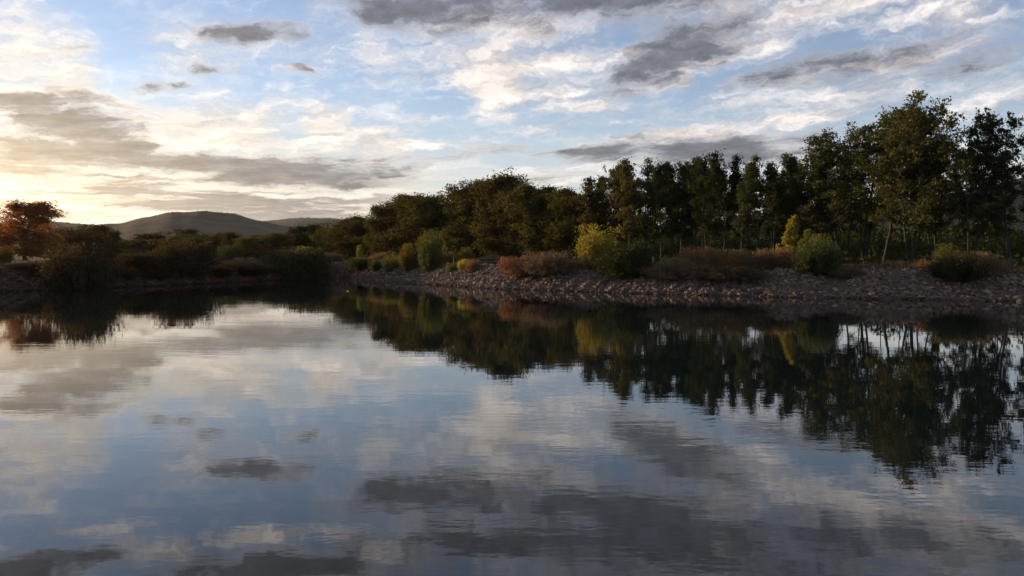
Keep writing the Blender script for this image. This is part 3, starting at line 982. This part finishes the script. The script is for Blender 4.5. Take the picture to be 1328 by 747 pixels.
# second and third rows, lower than the skyline
sk_x = [430, 500, 560, 620, 666, 700, 745, 790, 840, 885, 940, 985, 1040, 1065, 1100, 1150, 1187, 1222, 1245, 1285, 1330]
sk_y = [294, 268, 250, 230, 222, 240, 246, 222, 212, 208, 204, 220, 206, 196, 172, 146, 134, 150, 192, 172, 172]
for i in range(60):
    x = 440 + 890 * (i + rt.uniform(-.35, .35)) / 59
    oakzone = x < 770
    if not oakzone and i % 5 in (1, 3): continue
    top = np.interp(x, sk_x, sk_y)
    y = top + (rt.uniform(8, 40) if oakzone else rt.uniform(3, 30))
    d = rt.uniform(8, 22)
    if oakzone:
        skytree(x, y, d, OAK, i, rt.uniform(54, 76), 'leafy tree deeper inside the wood, {at}', G_FILL, 'oak_tree')
    else:
        skytree(x, y, d, SLIM, i * 7, rt.uniform(32, 46), 'thin dark tree deeper inside the wood, {at}', G_FILL, 'slender_tree')

# ------------------------------------------------------------------ trees on the left bank and beyond
left = [
    (30, 257, 111, 78, OAK, 'leaf_flare_red', 'large broad tree with flare-tinted reddish brown leaves standing alone at the left picture edge'),
    (-14, 285, 118, 70, LOW, 'leaf_flare_red', 'flare-tinted reddish tree half outside the left picture edge'),
    (92, 290, 120, 56, LOW, None, 'dark bushy tree just right of the reddish tree'),
    (116, 289, 126, 54, LOW, None, 'spiky topped dark tree behind the big waterside bush'),
    (143, 296, 122, 28, LOW, None, 'narrow dark tree with pointed top at the foot of the hill slope'),
    (168, 309, 150, 36, LOW, None, 'small low tree before the left foot of the hill'),
    (196, 297, 160, 48, LOW, None, 'round dark tree before the hill, left of the yellow leaved sapling'),
    (238, 295, 170, 44, LOW, None, 'low dark tree before the middle of the hill, behind the wide bush'),
    (262, 301, 165, 38, LOW, None, 'lowest tree in the row before the right half of the hill'),
    (291, 299, 160, 44, LOW, None, 'round dark tree before the right slope of the hill, beside the pale leafed sapling'),
    (322, 305, 150, 40, LOW, 'leaf_dark', 'grey green tree before the right end of the hill'),
    (352, 303, 150, 42, LOW, None, 'olive tree left of the low dark grove, above the twin bush'),
    (382, 289, 155, 40, LOW, 'leaf_dark', 'tall dark tree opening the grove before the far ridge'),
    (401, 287, 160, 40, LOW, 'leaf_dark', 'domed dark tree in the middle of the grove before the far ridge'),
    (420, 289, 165, 38, LOW, 'leaf_dark', 'dark tree closing the grove before the far ridge beside the wood'),
]
for i, (x, y, d, w, pr, mt, l) in enumerate(left):
    skytree(x, y, d, pr, i, w * .95, l, 'trees of the low row beyond the left bank', 'low_tree' if i else 'broad_tree', M[mt] if mt else None)
for i in range(26):
    x = 60 + 380 * (i + rt.uniform(-.3, .3)) / 25
    skytree(x, np.interp(x, [60, 130, 170, 300, 360, 440], [299, 299, 304, 299, 299, 292]) + rt.uniform(0, 9), rt.uniform(135, 180), OAK, i, rt.uniform(30, 44), 'distant low dark tree below the hill, {at}', 'distant trees below the hill', 'low_tree')


rt3 = random.Random(21)
for i in range(34):
    x = 760 + 620 * (i + rt3.uniform(-.3, .3)) / 33
    skytree(x, rt3.uniform(281, 296), rt3.uniform(150, 190), LOW, i, rt3.uniform(34, 48), 'low dark tree far behind the row, {at}', 'low trees far behind the tall row', 'low_tree', M['leaf_dark'])


# ------------------------------------------------------------------ bushes, scrub and saplings
def bush(x0, x1, ytop, ybase, Y, protos, i, mt, label, name='bush', group=None, cat='bush', deep=.85, base_z=None):
    xc = (x0 + x1) / 2
    if Y is None:
        # the point where the ray through its foot meets the bank
        for Yq in np.arange(40, 170, .25):
            p = at_depth(xc, ybase, Yq)
            if p.z < gz(p.x, p.y): break
        Y = Yq
    pt = at_depth(xc, ytop, Y)
    z0 = gz(pt.x, pt.y) - .04
    pr = protos[i % len(protos)]
    if 'trunk' in pr:
        return skytree(xc, ytop, Y - tree_line(xc) if Y - tree_line(xc) < 60 else Y, protos, i, x1 - x0, label, group, name, mt, cat)
    rz = rt.uniform(0, 6.28) if pr['H'] > 2 else rt.uniform(-.3, .3)
    co = np.empty(len(pr['foliage'].vertices) * 3, dtype=np.float32); pr['foliage'].vertices.foreach_get('co', co)
    co = co.reshape(-1, 3); xr = co[:, 0] * math.cos(rz) - co[:, 1] * math.sin(rz)
    sx = (x1 - x0) / 1000 * Y / float(np.percentile(xr, 98.5) - np.percentile(xr, 1.5))
    pt = pt - Vector((float(np.percentile(xr, 98.5) + np.percentile(xr, 1.5)) * .5 * sx, 0, 0))
    return place(name, pr, (pt.x, pt.y, z0), rz, sx, (pt.z - z0) / pr['H'], label, cat, group, mt, sy=sx * deep)


GB = 'bushes on the stone bank'
GS = 'dry scrub along the top of the stone bank'
bush(749, 803, 292, 354, 66, BY, 0, None, 'tall bright yellow green bush in the middle of the bank, glowing on its left side', 'yellow_bush', GB)
bush(781, 846, 314, 362, None, BG, 0, M['leaf_dark'], 'dense dark green bush touching the right side of the yellow bush', 'willow_bush', GB)
bush(794, 809, 344, 359, None, BY, 1, None, 'tiny yellow spray of leaves low in front of the dark green bush', 'yellow_bush', GB)
bush(652, 700, 332, 358, None, BR, 0, M['leaf_rust'], 'orange brown scrub mound with pole and post to its left', 'dry_scrub', GS)
bush(680, 745, 326, 356, None, BR, 1, None, 'wide brown scrub mound just left of the yellow bush', 'dry_scrub', GS)
bush(622, 650, 330, 348, 80, BR, 2, None, 'dark brown scrub behind the fence wire, left of the pale post', 'dry_scrub', GS)
bush(842, 905, 334, 362, None, BR, 2, None, 'brown scrub right of the dark green bush, at the second pale post', 'dry_scrub', GS)
bush(886, 936, 320, 350, 62, BR, 0, M['leaf_rust'], 'highest rust coloured scrub hump, below the slender trees', 'dry_scrub', GS)
bush(930, 972, 323, 350, 61, BR, 1, M['leaf_rust'], 'second rust coloured scrub hump, right of the highest one', 'dry_scrub', GS)
bush(902, 990, 344, 364, None, BR, 1, None, 'low wide grey brown scrub in front of the two rust humps', 'dry_scrub', GS)
bush(965, 1016, 328, 354, 60, BR, 2, None, 'dark brown scrub left of the yellow poplar sapling', 'dry_scrub', GS)
bush(985, 1032, 322, 350, 62, BR, 0, M['leaf_rust'], 'rust brown scrub around the foot of the yellow poplar sapling', 'dry_scrub', GS)
bush(1006, 1033, 278, 340, 66, CONE, 0, None, 'slim pointed yellow poplar sapling rising out of the scrub', 'poplar_sapling', 'yellow saplings on the bank', 'sapling')
bush(1033, 1060, 296, 340, 68, CONE, 1, M['leaf_lime'], 'green poplar sapling half behind the yellow one', 'poplar_sapling', 'yellow saplings on the bank', 'sapling')
bush(1046, 1078, 304, 340, 60, BY, 0, M['leaf_bushy'], 'olive yellow bush tip showing over the dark bush right of the poplar', 'leafy_bush', GB)
bush(1036, 1090, 312, 357, None, BG, 1, M['leaf_dark'], 'dark green bush on the bank right of the yellow poplar sapling', 'willow_bush', GB)
bush(1078, 1116, 345, 359, None, BR, 1, None, 'low dark brown scrub patch trailing right from the dark bush', 'dry_scrub', GS)
bush(1198, 1236, 336, 352, 55, BR, 1, M['leaf_rust'], 'bright orange dry plant leaning left below the tall clump', 'dry_scrub', GS)
bush(1212, 1268, 326, 366, None, BG, 2, M['leaf_dark'], 'green bush on the stones near the right picture edge', 'willow_bush', GB)
bush(1236, 1298, 326, 356, 53.5, BR, 2, None, 'brown scrub behind the green bush near the right edge', 'dry_scrub', GS)
bush(1216, 1246, 316, 350, 58, BY, 1, M['leaf_bushy'], 'thin olive shoots sticking up behind the orange dry plant', 'leafy_bush', GB)
# small growth towards the far corner
bush(461, 476, 317, 340, 100, CONE, 0, None, 'small yellow cone shaped sapling at the far end of the bank', 'poplar_sapling', 'yellow saplings on the bank', 'sapling')
bush(450, 482, 333, 351, None, BG, 0, None, 'dark green low bush under the small yellow cone sapling', 'willow_bush', GB)
bush(478, 500, 336, 351, None, BG, 1, None, 'low dark green bush second from the far end of the bank', 'willow_bush', GB)
bush(497, 520, 331, 352, None, BY, 0, M['leaf_bushy'], 'yellow tipped green bush left of the orange sapling', 'leafy_bush', GB)
bush(517, 544, 316, 352, None, BY, 1, M['leaf_orange'], 'orange and yellow leaved sapling left of the slim green tree', 'leafy_bush', GB)
bush(544, 574, 298, 352, None, BY, 0, M['leaf_lime'], 'slim tall light green tree on the bank, twice as tall as the orange sapling', 'leafy_bush', GB, 'sapling')
bush(570, 592, 326, 350, 86, BR, 0, M['leaf_rust'], 'reddish scrub just right of the slim light green tree', 'dry_scrub', GS)
bush(590, 614, 321, 338, 84, BY, 1, M['leaf_lime'], 'round lime green bush behind the dark pole', 'leafy_bush', GB)
bush(578, 594, 340, 353, None, BY, 0, M['leaf_bushy'], 'low olive yellow tuft left of the dark pole', 'leafy_bush', GB)
bush(594, 608, 336, 352, None, BY, 1, M['leaf_yellow'], 'small yellow bush at the top of the dark pole, below the lime one', 'leafy_bush', GB)
bush(605, 624, 336, 346, 76, BR, 1, M['leaf_rust'], 'orange dry tuft right of the dark pole', 'dry_scrub', GS)
bush(478, 516, 327, 342, 98, BR, 2, M['leaf_rust'], 'long reddish scrub behind the low green bushes at the far end', 'dry_scrub', GS)
bush(418, 444, 328, 342, 106, BR, 0, None, 'brown scrub right of the twin bush at the pond corner', 'dry_scrub', GS)
# left bank
bush(342, 392, 324, 362, 93, BG, 1, None, 'left half of the dark twin bush at the pond corner', 'willow_bush', GB)
bush(370, 424, 321, 361, 91, BG, 2, None, 'right half of the dark twin bush at the pond corner', 'willow_bush', GB)
bush(372, 410, 320, 345, 95, BY, 1, M['leaf_bushy'], 'yellow tips rising behind the twin bush at the pond corner', 'leafy_bush', GB)
bush(202, 272, 312, 356, 79, BG, 0, M['leaf_umber'], 'wide dark bush on the left bank below the hill', 'willow_bush', GB)
bush(208, 230, 308, 340, 82, CONE, 1, M['leaf_orange'], 'thin yellow leaved sapling at the left end of the wide dark bush', 'poplar_sapling', 'yellow saplings on the bank', 'sapling')
bush(228, 250, 307, 345, 83, BY, 0, M['leaf_bush'], 'rounded green top rising behind the wide dark bush', 'leafy_bush', GB)
bush(66, 147, 316, 374, 66, BG, 1, M['leaf_umber'], 'very large dark bush hanging over the water on the left bank', 'willow_bush', GB)
bush(74, 146, 297, 350, 71, BG, 2, M['leaf_umber'], 'tall dark brown bush rising behind the very large waterside bush', 'willow_bush', GB)
bush(146, 206, 328, 358, 76, BG, 2, M['leaf_umber'], 'low dark bush between the very large bush and the wide one', 'willow_bush', GB)
bush(-12, 13, 320, 350, 76, BY, 1, M['leaf_orange'], 'yellow orange bush cut by the left picture edge', 'leafy_bush', GB)
bush(6, 70, 340, 358, 68, BR, 2, None, 'low brown scrub under the reddish tree on the left bank', 'dry_scrub', GS)
bush(276, 345, 338, 356, 88, BR, 1, None, 'long low brown scrub between the wide bush and the twin bush', 'dry_scrub', GS)
bush(282, 304, 318, 340, 105, BY, 0, M['leaf_bush'], 'pale leafed small sapling right of the wide bush', 'leafy_bush', GB)
bush(160, 186, 322, 340, 100, BR, 0, None, 'brown scrub at the pale boulder beyond the left bank', 'dry_scrub', GS)


bush(34, 66, 340, 358, None, BG, 0, M['leaf_umber'], 'rounded dark brown bush on the bank left of the very large waterside bush', 'willow_bush', GB)
bush(142, 176, 345, 360, None, BR, 1, M['leaf_umber'], 'low dark scrub near the water right of the very large bush', 'dry_scrub', GS)
bush(178, 220, 347, 360, None, BR, 0, M['leaf_umber'], 'low dark scrub in front of the wide bush below the hill', 'dry_scrub', GS)
bush(264, 300, 345, 358, None, BR, 2, M['leaf_umber'], 'low dark scrub near the water right of the wide bush', 'dry_scrub', GS)
bush(306, 344, 345, 357, None, BR, 0, M['leaf_umber'], 'low dark scrub near the water left of the twin bush', 'dry_scrub', GS)


# ------------------------------------------------------------------ undergrowth and dry grass (nobody could count them)
def build_undergrowth():
    rng = np.random.default_rng(31)
    n = 110000
    x = rng.uniform(430, 1480, n)
    s = (x - 664) / 1000.0
    t = (32 - 62 * s) / (34 + 38 * s)
    back = rng.uniform(3, 46, n)
    Y = 62 + 38 * t + back
    X = s * Y
    h = (back - 3) * .055 + 1.0 + .9 * np.sin(X * .9 + Y * .4) + .7 * np.sin(X * .37 - Y * .8)
    z = ground_z(np.stack([X, Y], 1)) + np.abs(rng.uniform(0, 1, n)) * np.maximum(.5, h)
    V, F = leaf_quads(rng, np.stack([X, Y, z], 1), .19)
    tag(obj('undergrowth', mesh_np('undergrowth', V, F, [M['leaf_dark']])), 'dark low undergrowth filling the ground between the tree trunks', 'undergrowth', kind='stuff')


def build_grass():
    rng = np.random.default_rng(32)
    n = 70000
    i = rng.integers(0, NT_, n)
    ang = TH[i] + rng.uniform(0, 2 * PI / NT_, n)
    r = RR[i] + 5.0 + rng.exponential(9.0, n)
    P = np.stack([PC[0] + np.cos(ang) * r, PC[1] + np.sin(ang) * r], 1)
    az = np.degrees(np.arctan2(P[:, 0], P[:, 1]))
    d = shore_dist(P)
    cl = np.sin(P[:, 0] * 1.1) + np.sin(P[:, 1] * 1.3 + 1) + np.sin(P[:, 0] * .4 - P[:, 1] * .5)
    k = (np.abs(az) < 44) & (P[:, 1] > 20) & (d > 4.3) & (cl + rng.normal(size=n) * .7 > -.3)
    P = P[k]; n = len(P)
    z = ground_z(P)
    h = rng.uniform(.18, .62, n)
    lean = rng.normal(size=(n, 2)) * .16 + np.array([.08, 0])
    a = rng.uniform(0, PI, n); w = .03
    dx = np.stack([np.cos(a), np.sin(a)], 1) * w
    B = np.column_stack([P, z - .02])
    V = np.stack([B + np.column_stack([dx, np.zeros(n)]), B - np.column_stack([dx, np.zeros(n)]), B + np.column_stack([lean, h])], 1)
    me = mesh_np('dry_grass', V.reshape(-1, 3), np.arange(n * 3).reshape(n, 3), [M['grass']])
    tag(obj('dry_grass', me), 'dry straw coloured grass on the flat ground behind the stones', 'grass', kind='stuff')


build_undergrowth()
build_grass()


# ------------------------------------------------------------------ fence, pole, single stones, floating bits
def build_fence():
    root = empty('wire_fence', (0, 0, 0))
    pts = []
    for x, yt, Y in ((588, 333.5, 82), (650, 333, 74), (720, 333, 68.5), (790, 333.5, 65), (847, 333, 61.5)):
        p = at_depth(x, yt, Y)
        pts.append((p.x, p.y, gz(p.x, p.y), p.z))
    c = pts[0]
    root.location = (c[0], c[1], c[2])
    for j, (px, py, z0, z1) in enumerate(pts):
        tb = Tubes(8)
        z1 = max(z1, z0 + .75)
        pts[j] = (px, py, z0, z1)
        tb.add([(0, 0, -.3), (.005, 0, (z1 - z0) * .5), (0, .01, z1 - z0 - .02), (0, .01, z1 - z0)], [.055, .052, .05, .03])
        o = obj('post', tb.mesh('fence_post', M['post']), root)
        o.location = (px - c[0], py - c[1], z0 - c[2])
    for hf in (.92, .55):
        tb = Tubes(5)
        line = []
        for a, b in zip(pts, pts[1:]):
            for q in range(6):
                t = q / 6
                sag = -.06 * math.sin(PI * t)
                line.append((a[0] + (b[0] - a[0]) * t - c[0], a[1] + (b[1] - a[1]) * t - c[1], (a[2] + (a[3] - a[2]) * hf) * (1 - t) + (b[2] + (b[3] - b[2]) * hf) * t + sag - c[2]))
        tb.add(line, np.full(len(line), .0035))
        obj('wire', tb.mesh('fence_wire', M['wire']), root)
    tag(root, 'low fence of pale posts and sagging wire running behind the scrub', 'fence')


build_fence()

# dark pole at the water's edge
p = on_plane(603.5, 371, 0.0)
tb = Tubes(8)
topz = at_depth(603.5, 341, p.y).z
tb.add([(0, 0, -.6), (.01, 0, topz * .4), (.03, .01, topz * .8), (.03, .01, topz)], [.05, .047, .042, .036])
o = obj('mooring_pole', tb.mesh('mooring_pole', M['pole']))
o.location = (p.x, p.y, 0)
tag(o, 'thin dark upright pole at the foot of the stone bank below the lime bush', 'pole')

single_stone('pale_stone', 814, 376.5, .06, .30, 'single pale orange stone at the waterline below the dark green bush', M['pale_stone'], .75, 1)
single_stone('flat_stone', -1, 375, .10, .50, 'flat grey stone at the waterline on the left picture edge', M['stone'], .4, 2)
q = on_plane(166, 333.5, 2.0)
single_stone('pale_boulder', 166, 336, 2.35, .55, 'pale boulder lying on dry ground beyond the left bank scrub', M['pale_stone'], .7, 3)
for i, (x, y, l) in enumerate([(451, 377.8, 'small pale floating chip on dark water below the far pond corner'), (156.5, 371, 'tiny pale floating chip on dark water by the very large left bush')]):
    p = on_plane(x, y, 0.0)
    v = stone_variants(1, 70 + i)[0] * np.array([.16, .10, .05])
    o = obj('driftwood_chip', mesh_np('driftwood_chip', v, IF, [M['float']]))
    o.location = (p.x, p.y, .02)
    tag(o, l, 'driftwood', 'bits of wood floating on the pond')

# ------------------------------------------------------------------ the air
def build_haze():
    m, g = mat('evening_air')
    out = g.n('ShaderNodeOutputMaterial')
    pv = g.n('ShaderNodeVolumePrincipled')
    pv.inputs['Color'].default_value = (0.93, 0.90, 0.88, 1)
    pv.inputs['Density'].default_value = 0.00003
    pv.inputs['Anisotropy'].default_value = 0.35
    g.link(pv.outputs[0], out.inputs['Volume'])
    a, z0, z1 = 7600.0, -4.2, 235.0
    v = [(x, y, z) for z in (z0, z1) for x, y in ((-a, -a), (a, -a), (a, a), (-a, a))]
    f = [(3, 2, 1, 0), (4, 5, 6, 7), (0, 1, 5, 4), (1, 2, 6, 5), (2, 3, 7, 6), (3, 0, 4, 7)]
    tag(obj('haze', mesh_np('haze', v, f, [m])), 'thin evening haze in the air over pond and hills', 'haze', kind='stuff')


build_haze()

# ------------------------------------------------------------------ render settings
S.view_settings.view_transform = 'Standard'
S.view_settings.look = 'None'
S.view_settings.gamma = 1.0
S.view_settings.exposure = 0.68
S.view_settings.use_curve_mapping = False
S.render.engine = 'CYCLES'
S.cycles.use_denoising = True
S.cycles.max_bounces = 6
S.cycles.diffuse_bounces = 2
S.cycles.glossy_bounces = 3
S.cycles.transmission_bounces = 4
S.cycles.sample_clamp_indirect = 6.0
